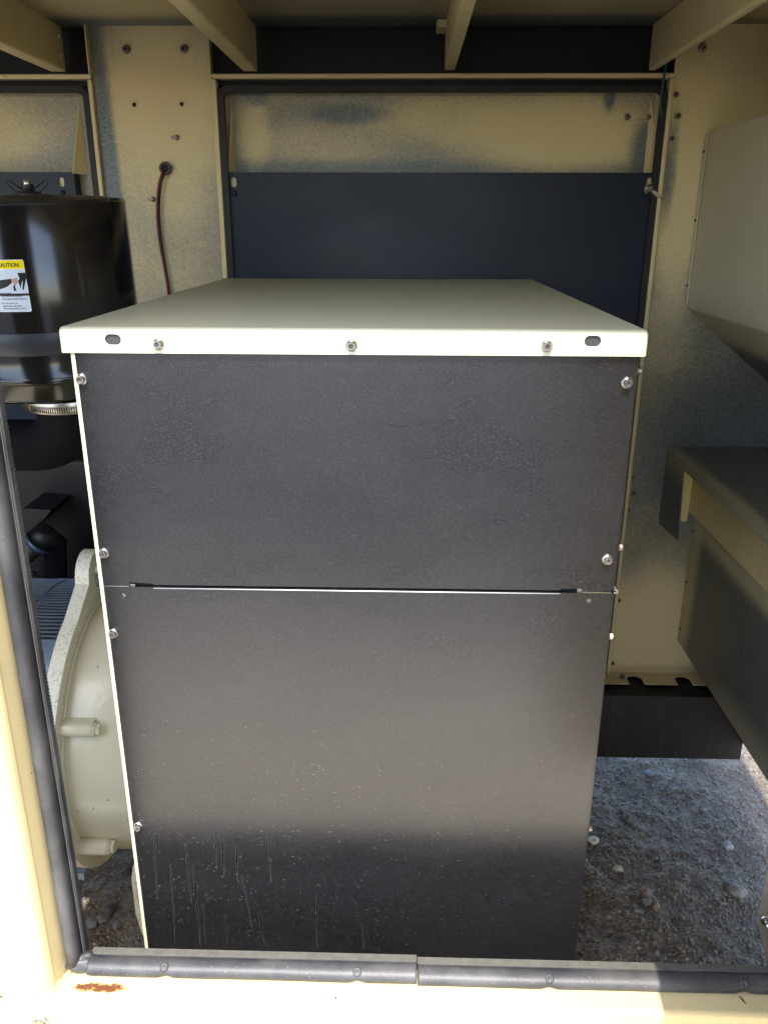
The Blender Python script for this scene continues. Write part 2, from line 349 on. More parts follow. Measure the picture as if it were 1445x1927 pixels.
tag(o, 'loose dark grit scattered over the soil under the enclosure', 'gravel', kind='stuff')
STONES = [(1115, 1582, 9, (0.62, 0.58, 0.5), 'white stone touching the lower right edge of the black cabinet, catching sun'),
    (1162, 1634, 8, (0.42, 0.36, 0.29), 'tan angular stone on dark grit right of the cabinet'),
    (1213, 1680, 9, (0.20, 0.13, 0.10), 'reddish oval pebble on the dark soil right of the cabinet'),
    (1216, 1697, 11, (0.15, 0.145, 0.14), 'grey rounded pebble beside the reddish oval pebble'),
    (1233, 1705, 7, (0.22, 0.15, 0.09), 'small brown pebble right of the grey rounded pebble'),
    (1385, 1678, 12, (0.24, 0.22, 0.20), 'pale grey stone alone on the grit near the right bracket'),
    (1368, 1592, 9, (0.28, 0.27, 0.25), 'flat pale stone in the middle right of the grit'),
    (1181, 1540, 10, (0.10, 0.10, 0.10), 'broad dark flat stone on the grit right of the cabinet'),
    (1222, 1456, 7, (0.22, 0.24, 0.30), 'bluish stone on the grit just in front of the rear black rail'),
    (1197, 1715, 6, (0.34, 0.33, 0.32), 'small whitish chip left of the grey rounded pebble'),
    (172, 1738, 10, (0.11, 0.105, 0.10), 'grey round stone in the dark gap below the cream alternator, left one of three'),
    (193, 1728, 10, (0.15, 0.145, 0.13), 'lightest round stone in the dark gap below the cream alternator'),
    (222, 1740, 9, (0.11, 0.095, 0.10), 'purplish round stone in the dark gap, nearest the cabinet'),
    (205, 1712, 13, (0.045, 0.04, 0.04), 'large dark stone behind the pale round stone in the left gap')]
for px, py, r, col, lab in STONES:
    p = at(px, py, Z=GZ + 0.006); d = p.length; rr = r * d / F_PX; m = MB(); stone_into(m, (p.x, p.y, GZ + rr * 0.35), rr, 0.7, 3)
    for f in m.bm.faces: f.smooth = True
    tag(m.build('stone', simple("stone", col, 0.7, bump=0.002, bs=160, var=0.3), None, wloc=(p.x, p.y, GZ)), lab, 'stone', 'stones under the enclosure')
# ================================================================== ENCLOSURE
EN = thing('generator_enclosure', (0, BY, GZ), 'cream sheet metal generator enclosure with its service door open, roof beams and rear doors', 'enclosure')
XL, XR = -2.2, 1.118
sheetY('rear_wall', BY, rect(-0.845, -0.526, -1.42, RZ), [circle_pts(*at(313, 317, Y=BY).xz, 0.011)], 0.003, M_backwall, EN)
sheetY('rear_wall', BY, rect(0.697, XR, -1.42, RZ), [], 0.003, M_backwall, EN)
m = MB(); m.box(XL, XR, BY + 0.085, BY + 0.09, -1.46, RZ); m.build('outer_skin', M_cream, EN)
m = MB(); m.box(XL, XR, 2.2945, BY + 0.084, -1.54, -1.535); m.box(XL, XR, 2.425, 2.43, -1.5345, -1.4245); m.build('rail_floor', M_hollow, EN)
m = MB(); m.box(-0.8465, -0.8435, BY - 0.025, BY + 0.02, 0.372, RZ - 0.001); m.build('wall_flange', M_cream, EN)
m = MB(); m.box(-0.5275, -0.5245, BY - 0.012, BY + 0.02, 0.372, RZ - 0.012); m.build('wall_flange', M_cream, EN)
for a, b in ((XL, -0.848), (-0.5235, 0.697)):
    m = MB(); m.box(a, b, BY + 0.022, BY + 0.03, 0.35, RZ - 0.001); m.box(a, b, BY + 0.012, BY + 0.0215, RZ - 0.006, RZ - 0.003); m.build('rear_header', M_dark_header, EN)
m = MB(); m.box(XL, XR, ROOF_Y + 0.003, BY + 0.2, RZ, RZ + 0.035); m.build('roof', M_roof, EN)
m = MB(); m.box(XL, XR, ROOF_Y, ROOF_Y + 0.002, RZ - 0.003, RZ + 0.06); m.build('roof_edge', M_cream, EN)
m = MB(); m.box(XL - 0.03, XL, 0.99, BY + 0.2, -1.66, RZ); m.build('end_wall', M_cream, EN)
m = MB(); m.box(XR, XR + 0.012, 0.99, BY + 0.2, -1.60, RZ); m.build('end_wall', M_cream, EN)
# roof beams: side web + turned bottom flange, bolt holes at the rear end
def beam(xa, xb, open_left=False, z0=0.381, z1=RZ - 0.003, holes=True):
    m = MB(); prof = []
    w = 0.003; side = xb if not open_left else xa; other = xa if not open_left else xb; sg = -1 if not open_left else 1
    m2 = plate('roof_beam', [(0.99, z0 + 0.006), (BY - 0.006, z0 + 0.006), (BY - 0.006, z1), (0.99, z1)],
               [circle_pts(BY - 0.03, z0 + 0.033, 0.0045, 12), circle_pts(BY - 0.03, z0 + 0.078, 0.0045, 12)] if holes else [],
               (side, 0, 0), (0, 1, 0), (0, 0, 1), w, M_cream, EN) if not open_left else plate('roof_beam', [(-(BY - 0.006), z0 + 0.006), (-0.99, z0 + 0.006), (-0.99, z1), (-(BY - 0.006), z1)],
               [circle_pts(-(BY - 0.03), z0 + 0.033, 0.0045, 12), circle_pts(-(BY - 0.03), z0 + 0.078, 0.0045, 12)] if holes else [], (side, 0, 0), (0, -1, 0), (0, 0, 1), w, M_cream, EN)
    pts = []
    for k in range(7):
        a = math.pi / 2 * k / 6; pts.append((side + sg * 0.006 * (1 - math.cos(a)), z0 + 0.006 - 0.006 * math.sin(a)))
    pts.append((other, z0)); pts.append((other, z0 + 0.003)); pts.append((side + sg * 0.006, z0 + 0.003)); pts.append((side + sg * 0.003, z0 + 0.006))
    m.prism([(x, 0.99, z) for x, z in pts], (0, BY - 0.006 - 0.99, 0)); m.build('beam_flange', M_cream, m2)
    return m2
beam(-0.952, -0.914); beam(-0.437, -0.401)
beam(0.628, 0.644, open_left=True)
m = MB(); m.box(0.094, 0.121, 0.99, BY - 0.006, 0.383, 0.386); m.box(0.094, 0.097, 0.99, BY - 0.006, 0.3865, RZ - 0.004); m.build('roof_beam', M_cream, EN, 0.001)
m = MB(); m.box(0.070, 0.0935, 2.35, BY + 0.01, 0.47, RZ - 0.002); m.build('beam_clip', M_cream, EN)
# rear doors
def rear_door(x0, x1, px0, px1):
    """x0..x1 outer frame edge, px0..px1 baffle panel edges"""
    zt, zb = 0.375, -1.42
    f = None
    for a, b, c, d in ((x0, x1, zt - 0.012, zt), (x0, x0 + 0.014, zb, zt - 0.0125), (x1 - 0.012, x1, zb, zt - 0.0125)):
        fr = MB(); fr.box(a, b, BY - 0.014, BY + 0.02, c, d); q = fr.build('door_frame', M_cream, EN, 0.003); f = f or q
    o = ring_pts((x0 + x1 + 0.002) / 2, (zt + zb) / 2 - 0.012, (x1 - x0) - 0.026, zt - zb - 0.03, 0.03); i = ring_pts((x0 + x1 + 0.002) / 2, (zt + zb) / 2 - 0.012, (x1 - x0) - 0.062, zt - zb - 0.064, 0.016)
    sl = plate('door_seal', o, [i], (0, BY - 0.010, 0), (1, 0, 0), (0, 0, 1), 0.016, M_rubber, f)
    md = sl.modifiers.new("bevel", 'BEVEL'); md.width = 0.005; md.segments = 3; md.limit_method = 'ANGLE'; md.angle_limit = math.radians(50)
    xr = x1 - 0.03 if px1 > x1 - 0.03 else px1 + 0.034
    d = MB(); d.box(x0 + 0.03, xr, BY + 0.048, BY + 0.05, zb + 0.03, zt - 0.036)
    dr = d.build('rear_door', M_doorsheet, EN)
    for b in ((x0 + 0.031, xr - 0.001, zt - 0.0385, zt - 0.0355), (x0 + 0.028, x0 + 0.0305, zb + 0.03, zt - 0.036)):
        l = MB(); l.box(b[0], b[1], BY + 0.006, BY + 0.047, b[2], b[3]); l.build('door_lip', M_cream, dr)
    l = MB()
    if xr < x1 - 0.035: l.prism([(xr, BY + 0.047, zb + 0.03), (x1 - 0.034, BY + 0.004, zb + 0.03), (x1 - 0.034, BY + 0.007, zb + 0.03), (xr + 0.002, BY + 0.0495, zb + 0.03)], (0, 0, zt - 0.036 - zb - 0.03))
    else: l.box(x1 - 0.0305, x1 - 0.028, BY + 0.006, BY + 0.047, zb + 0.03, zt - 0.036)
    l.build('door_lip', M_cream, dr)
    for gx, s in ((x0 + 0.042, 1), (xr - 0.010, -1)):
        g = MB(); g.prism([(gx, BY + 0.047, 0.318), (gx, BY + 0.047, 0.13), (gx - s * 0.012 if s > 0 else px1 + 0.001, BY - 0.001, 0.13)], (s * 0.002, 0, 0)); g.build('gusset', M_cream, dr)
    zt2 = 0.134; xa, xb = px0, px1
    hx = (xa + 0.018, xb - (0.036 if xr < x1 - 0.035 else 0.024))
    sl = [ring_pts(x, at(439, 343, Y=BY).z, 0.015, 0.026, 0.0074) for x in hx]
    sheetY('baffle_panel', BY + 0.001, rect(xa, xb, zb + 0.04, zt2), sl, 0.003, M_navy, dr)
    if xr < x1 - 0.035: l = MB(); l.box(xb + 0.0002, xb + 0.0022, BY + 0.001, BY + 0.04, zb + 0.04, zt2 - 0.003); l.build('baffle_edge', M_dark_header, dr)
    for x in hx:
        b = MB(); b.box(x - 0.014, x + 0.014, BY + 0.008, BY + 0.010, 0.075, 0.13); b.build('slot_bracket', M_cream, dr)
        bolt((x, BY - 0.002, at(439, 364, Y=BY).z), dr, ME_dark, s=0.9)
    return dr
DR = rear_door(-0.526, 0.697, -0.500, 0.686)
DL = rear_door(-2.05, -0.845, -2.02, -0.929)
for q in ((1180, 220), (1222, 220)): bolt(at(*q, Y=BY + 0.047), DR, ME_dull, s=0.95)
for q in ((238, 93), (347, 92)): bolt(at(*q, Y=BY - 0.003), EN, ME_dull, s=1.2)
for q, s in (((1321, 90), 1.25), ((1275, 218), 0.9), ((1272, 178), 0.8), ((1264, 260), 0.7), ((1192, 928), 0.75), ((1190, 899), 0.6), ((1183, 960), 0.6), ((1164, 1130), 0.8), ((1152, 1248), 0.8)):
    bolt(at(*q, Y=BY - 0.003), EN, ME_zinc if s > 1.2 else ME_dull, s=s)
for q in ((253, 197), (342, 196)):
    p = at(*q, Y=BY - 0.003); m = MB(); m.lathe([(0.0055, 0), (0.004, -0.003), (0.0, -0.004)], p, 'Y', 12); m.build('rivet', M_darkbolt, EN)
for q in ((333, 259), (288, 375)):
    p = at(*q, Y=BY - 0.003); m = MB(); m.lathe([(0.007, 0), (0.006, -0.005), (0.0, -0.006)], p, 'Y', 10); m.box(p.x - 0.014, p.x + 0.002, p.y - 0.006, p.y - 0.002, p.z - 0.003, p.z + 0.004); m.build('broken_clip', M_dullbolt, EN)
g = at(313, 317, Y=BY - 0.003); m = MB(); m.hexa(g, 0.018, 0, -0.007, 'Y'); m.lathe([(0.0165, -0.007), (0.0165, -0.012), (0.0105, -0.012), (0.0105, 0.004)], g, 'Y', 24); m.mi = 1
m.lathe([(0.0107, -0.0075), (0.0001, -0.0074)], g, 'Y', 20); m.build('grommet_nut', [M_grey, M_hollow], EN)
# slotted base lip and black rear rail
out = [(XR, BY + 0.04), (XL, BY + 0.04), (XL, 2.347)]
for k in range(-9, 3):
    xc = 0.770 + 0.158 * k
    out += [(xc - 0.025, 2.347)] + [(xc - 0.025 * math.cos(math.pi * q / 8), 2.378 + 0.022 * math.sin(math.pi * q / 8)) for q in range(9)] + [(xc + 0.025, 2.347)]
out += [(XR, 2.347)]
plate('base_lip', out, [], (0, 0, -1.42), (1, 0, 0), (0, 1, 0), 0.004, M_cream_sun, EN)
m = MB(); m.box(XL, XR, 2.3, BY + 0.04, -1.4375, -1.4335); m.build('rail_channel', M_rubber, EN)
m = MB(); m.box(XL, XR, 2.288, 2.294, -1.665, -1.430); m.build('rear_rail', M_rail, EN, 0.001)
bolt(at(1170, 1275, Y=2.38), EN, ME_dull, (0, 0, 1), 1.1)
# front: sill, rail, jamb and seal
YO, YI = 0.990, 1.058
SZ = -1.2142                      # top of the sill
m = MB(); m.box(-0.66, 1.09, YO + 0.008, YI, SZ - 0.003, SZ)
m.build('door_sill', M_rustsill, EN)
prof = [(YO + 0.008, SZ)] + [(YO + 0.008 - 0.008 * math.sin(math.pi / 2 * k / 5), SZ - 0.008 + 0.008 * math.cos(math.pi / 2 * k / 5)) for k in range(1, 6)] + [(YO, SZ - 0.033), (YO + 0.003, SZ - 0.033), (YO + 0.008, SZ - 0.003)]
m = MB(); m.prism([(-0.66, y, z) for y, z in prof], (1.75, 0, 0)); m.build('sill_bend', M_cream_sun, EN)
m = MB(); m.box(XL, XR, YO, YO + 0.003, -1.665, SZ - 0.0335); m.build('base_rail', M_cream_sun, EN)
m = MB(); m.box(XL, -0.6605, YO, YO + 0.04, SZ - 0.0335, SZ - 0.029); m.build('base_ledge', M_cream_sun, EN)
m = MB(); m.box(XL, XR, YI + 0.002, YI + 0.005, -1.42, SZ - 0.0035); m.build('inner_skirt', M_cream, EN)
m = MB(); m.box(XL, XR, YI + 0.001, YI + 0.006, -1.665, -1.4205); m.build('front_rail', M_rail, EN)
bolt((at(78, 1922, Y=YO).x, YO - 0.001, at(78, 1922, Y=YO).z), EN, ME_zinc, s=1.5)
# left jamb: outer face, rounded bend, splayed return
XJ, XK = -0.567, -0.576
pts = [(-0.92, YO), (XK - 0.023, YO)]
for k in range(1, 8):
    a = math.pi / 2 * k / 7; pts.append((XK - 0.023 + 0.023 * math.sin(a), YO + 0.023 - 0.023 * math.cos(a)))
pts += [(XJ, YI), (XJ - 0.003, YI), (XK - 0.003, YO + 0.021), (XK - 0.023, YO + 0.003), (-0.92, YO + 0.003)]
m = MB(); m.prism([(x, y, SZ + 0.0008) for x, y in pts], (0, 0, 1.66)); m.build('door_jamb', M_cream_sun, EN)
m = MB()     # weld bead at the foot of the jamb
pp = [(XK - 0.006 + 0.019 * k / 8, YO + 0.006 + 0.043 * k / 8, SZ + 0.001 + 0.0015 * math.sin(k * 2)) for k in range(9)]
m.tube(pp, [0.005 + 0.0011 * math.sin(k * 2.3) for k in range(9)], 8); m.build('weld_bead', M_cream_sun, EN)
m = MB(); m.box(0.948, 1.099, YO, YI, SZ + 0.0005, 0.4465); m.build('door_pillar', M_cream, EN, 0.004)
m = MB(); m.box(XL, XR, YO, YI, 0.447, RZ - 0.001); m.build('door_header', M_cream, EN, 0.004)
# unseen sun blocker added right of the viewer, edge shaped for the sill shadow
BLOCKER_PTS = []
for x, z in ((0.945, -1.30), (0.412, -1.30), (0.412, -0.36), (0.405, -0.32), (0.375, -0.275), (0.325, -0.24), (0.322, 1.15), (0.945, 1.15)):
    BLOCKER_PTS.append((x, 0.46 + 0.52 * (x - 0.32) / 0.625, z))
m = MB(); m.prism(BLOCKER_PTS, (-0.010, -0.03, 0)); m.build('sun_blocker', M_cream, EN, 0.006)
# bulb seal along jamb and sill
M_seal = NT("dusty sunlit rubber seal"); t = M_seal
_c = t.mix(t.mapr(t.noise((8, 8, 8), 5), 0.35, 0.7), (0.022, 0.022, 0.026), (0.07, 0.069, 0.070)); _c = t.mix(t.specks(240, 0.15, 0.15), _c, (0.22, 0.20, 0.18))
t.bump(t.noise(240, 3), 0.5, 0.0008); M_seal = t.set(_c, 0.5, 0.0, 0.45)
M_seal_lip = NT("ribbed grey seal lip"); t = M_seal_lip
_c = t.mix(t.noise(60, 4), (0.05, 0.048, 0.042), (0.11, 0.105, 0.09)); M_seal_lip = t.set(_c, 0.6)
BR, BYC, BZC = 0.018, 1.0425, -1.2008       # bulb radius and centre line
def sill_seal(x0, x1, dz):
    zc = BZC + dz; yc = BYC
    m = MB(); n = 160; prev = None
    for i in range(n + 1):
        x = x0 + (x1 - x0) * i / n; ring = []
        dim = sum(math.exp(-((x - xd) / 0.009) ** 2) for xd in DIM)
        w = 0.0008 * noise.noise(Vector((x * 6, 0, 0)))
        for k in range(16):
            a = 2 * math.pi * k / 16; r = BR
            fr = max(0, math.cos(a - math.radians(215))) ** 3 * 0.004 * dim
            ring.append(m.bm.verts.new((x, yc + (r - fr) * math.cos(a) + w, zc + (r * 0.74 - fr) * math.sin(a) + w * 0.3)))
        if prev:
            for k in range(16): m.face([prev[k], prev[(k + 1) % 16], ring[(k + 1) % 16], ring[k]]).smooth = True
        else: m.face(ring[::-1])
        prev = ring
    m.face(prev); s = m.build('door_seal', M_seal, EN)
    c = MB(); c.box(x0, x1, 1.0525, 1.0665, SZ + 0.001 + dz, SZ + 0.0265 + dz); c.build('seal_channel', M_seal, s, 0.003)
    c = MB(); nn = int((x1 - x0) / 0.006)
    for i in range(nn):
        x = x0 + 0.001 + i * 0.006; c.box(x, x + 0.0042, 1.0555, 1.0645, SZ + 0.0276 + dz, SZ + 0.0283 + dz)
    c.build('seal_rib', M_seal_lip, s)['kind'] = 'stuff'
    c = MB(); c.box(x0, x1, 1.0520, 1.0660, SZ + 0.0268 + dz, SZ + 0.0275 + dz); c.build('seal_lip', M_seal_lip, s)['kind'] = 'stuff'
    return s
DIM = [at(308, 1806, Y=1.032).x, at(672, 1812, Y=1.032).x, at(1035, 1826, Y=1.032).x, at(1402, 1838, Y=1.032).x]
XS = at(785, 1805, Y=BYC).x
sill_seal(-0.530, XS - 0.0007, 0.0); sill_seal(XS + 0.0007, 0.947, -0.0045)
for xd in DIM:
    m = MB(); m.lathe([(0.0064, 0), (0.0074, 0.0017), (0.0043, 0.0023), (0.0029, 0.0006), (0.0, 0.0006)], (0, 0, 0), n=16)
    o = m.build('seal_clip', M_seal, EN); o.rotation_mode = 'QUATERNION'; o.rotation_quaternion = Vector((0, -0.75, 0.66)).to_track_quat('Z', 'Y')
    o.location = Vector((xd, BYC - 0.0105, BZC + 0.0108 - (0.0045 if xd > XS else 0))) - WLOC[EN.name]
m = MB(); n = 70; prev = None
for i in range(n + 1):
    z = SZ + 0.024 + 1.635 * i / n; ring = []
    w = 0.001 * noise.noise(Vector((z * 5, 2, 0)))
    for k in range(16):
        a = 2 * math.pi * k / 16
        ring.append(m.bm.verts.new((-0.5550 + 0.0122 * math.cos(a) + w, BYC + 0.017 * math.sin(a) + w, z)))
    if prev:
        for k in range(16): m.face([prev[k], prev[(k + 1) % 16], ring[(k + 1) % 16], ring[k]]).smooth = True
    else: m.face(ring[::-1])
    prev = ring
m.face(prev); s = m.build('door_seal', M_seal, EN)
c = MB(); c.box(-0.5480, -0.5385, 1.0525, 1.0665, SZ + 0.024, 0.446); c.build('seal_channel', M_seal, s, 0.0035)
c = MB(); c.box(-0.5420, -0.5405, 1.0500, 1.0523, SZ + 0.024, 0.446); c.build('seal_lip', M_seal_lip, s, 0.0007)
c = MB()
for i in range(270): z = SZ + 0.026 + i * 0.006; c.box(-0.5384, -0.5380, 1.053, 1.066, z, z + 0.0045)
c.build('seal_rib', M_seal, s)['kind'] = 'stuff'
# squashed corner piece of the seal
m = MB(); bmesh.ops.create_icosphere(m.bm, subdivisions=4, radius=1.0)
for v in m.bm.verts:
    p = v.co * (1 + 0.22 * noise.noise(v.co * 2.2)); v.co = Vector((-0.545 + p.x * 0.028, 1.046 + p.y * 0.0185, -1.197 + p.z * 0.0165))
for f in m.bm.faces: f.smooth = True
m.build('seal_corner', M_seal, EN)
# marks on the shaded end of the sill
m = MB(); a, b = at(1390, 1874, Z=SZ + 0.0005), at(1403, 1890, Z=SZ + 0.0005); m.tube([a, (a + b) / 2, b], [0.0004, 0.0013, 0.0004], 6); m.build('scratch', M_blk, EN)
# duct, shelf, side sheet on the right
DU = thing('wall_duct', (0.95, 2.0, -0.44), 'plain cream sheet metal duct with slanted underside high on the right wall', 'duct')
m = MB(); m.prism([(0.80, 1.5, 0.236), (0.80, 1.5, -0.224), (1.085, 1.5, -0.452), (1.099, 1.5, -0.452), (1.099, 1.5, 0.236)], (0, BY - 1.508, 0)); m.build('duct_body', M_duct, DU, 0.006, 3)
m = MB(); m.box(0.795, 0.7985, 2.395, BY - 0.005, -0.215, 0.23); m.build('duct_flange', M_duct, DU, 0.0008)
for q in ((1323, 285), (1307, 415), (1292, 537)):
    p = at(*q, Y=2.40); bolt((0.795, 2.405, p.z), DU, ME_darkbolt if False else ME_dark, (-1, 0, 0), 0.45)
M_web = cream_paint("cream web paint with bounce glow", (0.80, 0.62, 0.28))  # warm bounce light under the shelf is put into this colour
SH = thing('wall_shelf', (0.95, 2.1, -0.66), 'cream sheet metal channel shelf with a hanging end flap, right of the cabinet', 'shelf')
m = MB(); m.box(0.801, 1.099, 1.5, BY - 0.006, -0.638, -0.635); m.build('shelf_top', M_shelf, SH, 0.001)
m = MB(); m.box(0.7985, 0.801, 1.5, 2.2535, -0.664, -0.637); m.build('shelf_lip', M_shelf, SH, 0.001)
m = MB(); m.prism([(0.798, BY - 0.006, -0.636), (0.798, 2.254, -0.636), (0.798, 2.228, -0.868), (0.798, BY - 0.006, -0.882)], (0.0025, 0, 0)); m.build('end_flap', M_shelf, SH, 0.0008)
m = MB(); m.box(0.885, 0.888, 1.5, BY - 0.012, -0.842, -0.6385); m.build('shelf_web', M_web, SH, 0.001)
m = MB(); m.box(0.801, 0.884, BY - 0.012, BY - 0.009, -0.874, -0.6385); m.build('shelf_end', M_web, SH, 0.001)
m = MB(); m.lathe([(0.003, 0), (0.002, -0.001), (0.0, -0.001)], (0.798, 2.35, -0.668), 'X', 8); m.build('rivet', M_darkbolt, SH)
SD = thing('side_baffle', (0.905, 2.0, -1.3), 'dark grey side sheet with cream sprayed edges hanging below the shelf', 'baffle')
m = MB(); m.box(0.905, 0.93, 1.3, BY - 0.005, -1.295, -0.80); m.build('baffle_sheet', M_sheet, SD, 0.005, 3)
for q in ((1303, 1000), (1290, 1095), (1274, 1183)): bolt((0.905, 2.40, at(*q, Y=2.40).z), SD, ME_dark, (-1, 0, 0), 0.45)
# bracket at the right edge
BK = thing('mounting_bracket', tuple(at(1450, 1720, Y=1.25)), 'beige folded mounting bracket with a shiny bolt at the lower right of the opening', 'bracket')
pts = [at(x, y, Y=1.25) for x, y in ((1452, 1600), (1428, 1716), (1426, 1742), (1447, 1822), (1600, 1830), (1600, 1600))]
m = MB(); m.prism([tuple(p) for p in pts], (0, 0.004, 0)); m.build('bracket_plate', simple("beige bracket paint", (0.30, 0.25, 0.18), 0.5), BK, 0.001)
b = at(1437, 1729, Y=1.245); m = MB(); m.lathe([(0.0085, 0), (0.0085, -0.003), (0.006, -0.004)], b, 'Y', 20); m.hexa(b, 0.0075, -0.004, -0.011, 'Y'); m.lathe([(0.0045, -0.011), (0.0042, -0.022), (0, -0.023)], b, 'Y', 14); m.build('bolt', M_zinc, BK)
# ================================================================== CABINET
CB = thing('metal_cabinet', (-0.08, YB, GZ + 0.01), 'tall black fronted steel cabinet with a cream lid, in the middle of the opening', 'cabinet')
CX0, CX1, CZ0, CZ1 = -0.497, 0.343, -1.76, -0.150
m = MB(); m.box(CX0, CX0 + 0.002, YB - 0.004, 2.34, CZ0, CZ1); m.box(CX0 + 0.0022, CX0 + 0.0058, YB - 0.004, YB - 0.002, CZ0, CZ1 - 0.03); m.build('side_panel', M_lid, CB)
m = MB(); m.box(CX1 - 0.004, CX1 - 0.002, YB + 0.012, 2.34, CZ0, CZ1); m.build('side_panel', M_box_front, CB)
m = MB(); m.box(CX0 + 0.02, CX1 - 0.02, 2.33, 2.34, CZ0, CZ1 - 0.01); m.build('rear_panel', M_hollow, CB)
m = MB(); m.box(CX0 + 0.003, CX1 - 0.005, YB + 0.012, YB + 0.015, CZ0, CZ1 + 0.0); m.build('inner_frame', M_hollow, CB)
def fx(px): return at(px, 1106, Y=YB).x
seam = -0.5620
na0, na1, nb0, nb1 = fx(245), fx(288), fx(1055), fx(1095)
out = [(CX0 + 0.006, seam + 0.0012), (na0, seam + 0.0012), (na0, seam + 0.0062), (na1, seam + 0.0045), (na1 + 0.001, seam + 0.0022), (nb0 - 0.001, seam + 0.0022), (nb0, seam + 0.0045), (nb1, seam + 0.0062), (nb1, seam + 0.0012), (CX1 - 0.005, seam + 0.0012), (CX1 - 0.005, CZ1 - 0.002), (CX0 + 0.006, CZ1 - 0.002)]
up_ = sheetY('upper_panel', YB, out, [], 0.0022, M_box_front, CB)
h1, h2 = at(233, 1121, Y=YB), at(1108, 1131, Y=YB)
lo = sheetY('lower_panel', YB - 0.0006, [(CX0 + 0.006, CZ0), (CX1 - 0.005, CZ0), (CX1 - 0.005, seam - 0.0012), (nb1, seam - 0.0012), (nb1, seam - 0.002), (na0, seam - 0.002), (na0, seam - 0.0012), (CX0 + 0.006, seam - 0.0012)], [circle_pts(h1.x, h1.z, 0.004, 16), circle_pts(h2.x, h2.z, 0.004, 16)], 0.0022, M_box_front, CB)
for h in (h1, h2): m = MB(); m.box(h.x - 0.02, h.x + 0.02, YB + 0.003, YB + 0.004, h.z - 0.02, h.z + 0.02); m.build('hole_backing', M_zinc, CB)
# rolled top lip of the lower panel
m = MB(); prof = [(YB - 0.0006 + 0.0042 * (1 - math.cos(math.pi / 2 * k / 6)), seam - 0.0058 + 0.0042 * math.sin(math.pi / 2 * k / 6)) for k in range(7)] + [(YB + 0.010, seam - 0.0016), (YB + 0.010, seam - 0.003), (YB + 0.0026, seam - 0.0058)]
m.prism([(na1 + 0.001, y - 0.0012, z) for y, z in prof], (nb0 - na1 - 0.002, 0, 0)); m.build('rolled_edge', M_box_front, lo)
for a, b in ((CX0 + 0.0062, na0 - 0.001), (nb1 + 0.001, CX1 - 0.006)): m = MB(); m.box(a, b, YB - 0.0012, YB + 0.006, seam - 0.0012, seam + 0.0001); m.build('seam_edge', M_zinc, lo)
# folded right edges of both panels, hook at the seam
for z0, z1, nm in ((seam + 0.004, CZ1 - 0.004, up_), (CZ0, seam - 0.004, lo)):
    m = MB(); m.box(CX1 - 0.0048, CX1 - 0.0022, YB + 0.0008, YB + 0.020, z0, z1); m.build('folded_edge', M_box_front, nm, 0.0006)
m = MB(); m.box(CX1 - 0.0018, CX1 + 0.0003, YB + 0.004, YB + 0.022, CZ0, CZ1 - 0.006); m.build('edge_strip', M_box_front, CB, 0.0005)
m = MB(); m.box(CX1 - 0.001, CX1 + 0.006, YB + 0.0, YB + 0.012, seam - 0.003, seam - 0.0005); m.prism([(CX1 - 0.001, YB + 0.002, seam + 0.011), (CX1 + 0.006, YB + 0.002, seam + 0.001), (CX1 + 0.007, YB + 0.002, seam - 0.0004), (CX1 - 0.001, YB + 0.002, seam + 0.003)], (0, 0.006, 0)); m.build('edge_hook', M_zinc, CB, 0.0004)
for q, nm in (((153, 714), up_), ((1180, 721), up_), ((195, 1042), up_), ((1143, 1054), up_), ((213, 1193), lo), ((260, 1556), lo)):
    p = at(*q, Y=YB - 0.004); bolt((p.x, YB - 0.0016, p.z), nm)
for q in ((1205, 698), (1166, 1030), (1151, 1197), (1109, 1559)):
    p = at(*q, Y=YB + 0.012); bolt((CX1 + 0.0005, YB + 0.012, p.z), CB, n=(1, 0, 0), s=0.8)
# lid
LX0, LX1, LT, LF = -0.511, 0.351, -0.1435, YB - 0.0075
m = MB(); R_ = 0.008; ang = [math.pi / 2 * k / 6 for k in range(7)]
prof = [(2.345, LT)] + [(LF + R_ - R_ * math.sin(a), LT - R_ + R_ * math.cos(a)) for a in ang] + [(LF + 0.002, LT - R_)] + [(LF + R_ - (R_ - 0.002) * math.sin(a), LT - R_ + (R_ - 0.002) * math.cos(a)) for a in ang[::-1]] + [(2.345, LT - 0.002)]
m.prism([(LX0 + 0.006, y, z) for y, z in prof], (LX1 - LX0 - 0.012, 0, 0))
lid = m.build('lid', M_lid, CB)
for x, s in ((LX0, 1), (LX1, -1)):     # rounded side edges
    m = MB()
    pr = [(x + s * (0.006 - 0.006 * math.sin(a)), LT - 0.006 + 0.006 * math.cos(a)) for a in ang] + [(x, -0.181), (x + s * 0.002, -0.181), (x + s * 0.002, LT - 0.006), (x + s * 0.006, LT - 0.002)]
    m.prism([(a, LF + 0.0075, b) for a, b in pr], (0, 2.345 - LF - 0.0075, 0))
    # rounded front corner pieces
    rings = []
    for i in range(7):
        a = ang[i]; cx, cy = x + s * 0.006, LF + 0.0075
        ca, sa = math.cos(a), math.sin(a)
        rings.append([m.bm.verts.new((cx - s * 0.006 * ca * math.sin(b), cy - 0.0075 * sa * math.sin(b), LT - 0.007 + 0.007 * math.cos(b))) for b in ang] + [m.bm.verts.new((cx - s * 0.006 * ca, cy - 0.0075 * sa, -0.181))])
    for r1, r2 in zip(rings, rings[1:]):
        for k in range(len(r1) - 1):
            f = m.face([r1[k], r2[k], r2[k + 1], r1[k + 1]]);
            if f: f.smooth = True
    m.build('lid_side', M_lid, lid)
s1, s2 = at(213, 639, Y=LF), at(1115, 642, Y=LF)
sheetY('lid_front', LF, rect(LX0 + 0.006, LX1 - 0.006, -0.181, LT - R_), [ring_pts(s.x, s.z, 0.024, 0.0155, 0.0076) for s in (s1, s2)], 0.002, M_lid, lid)
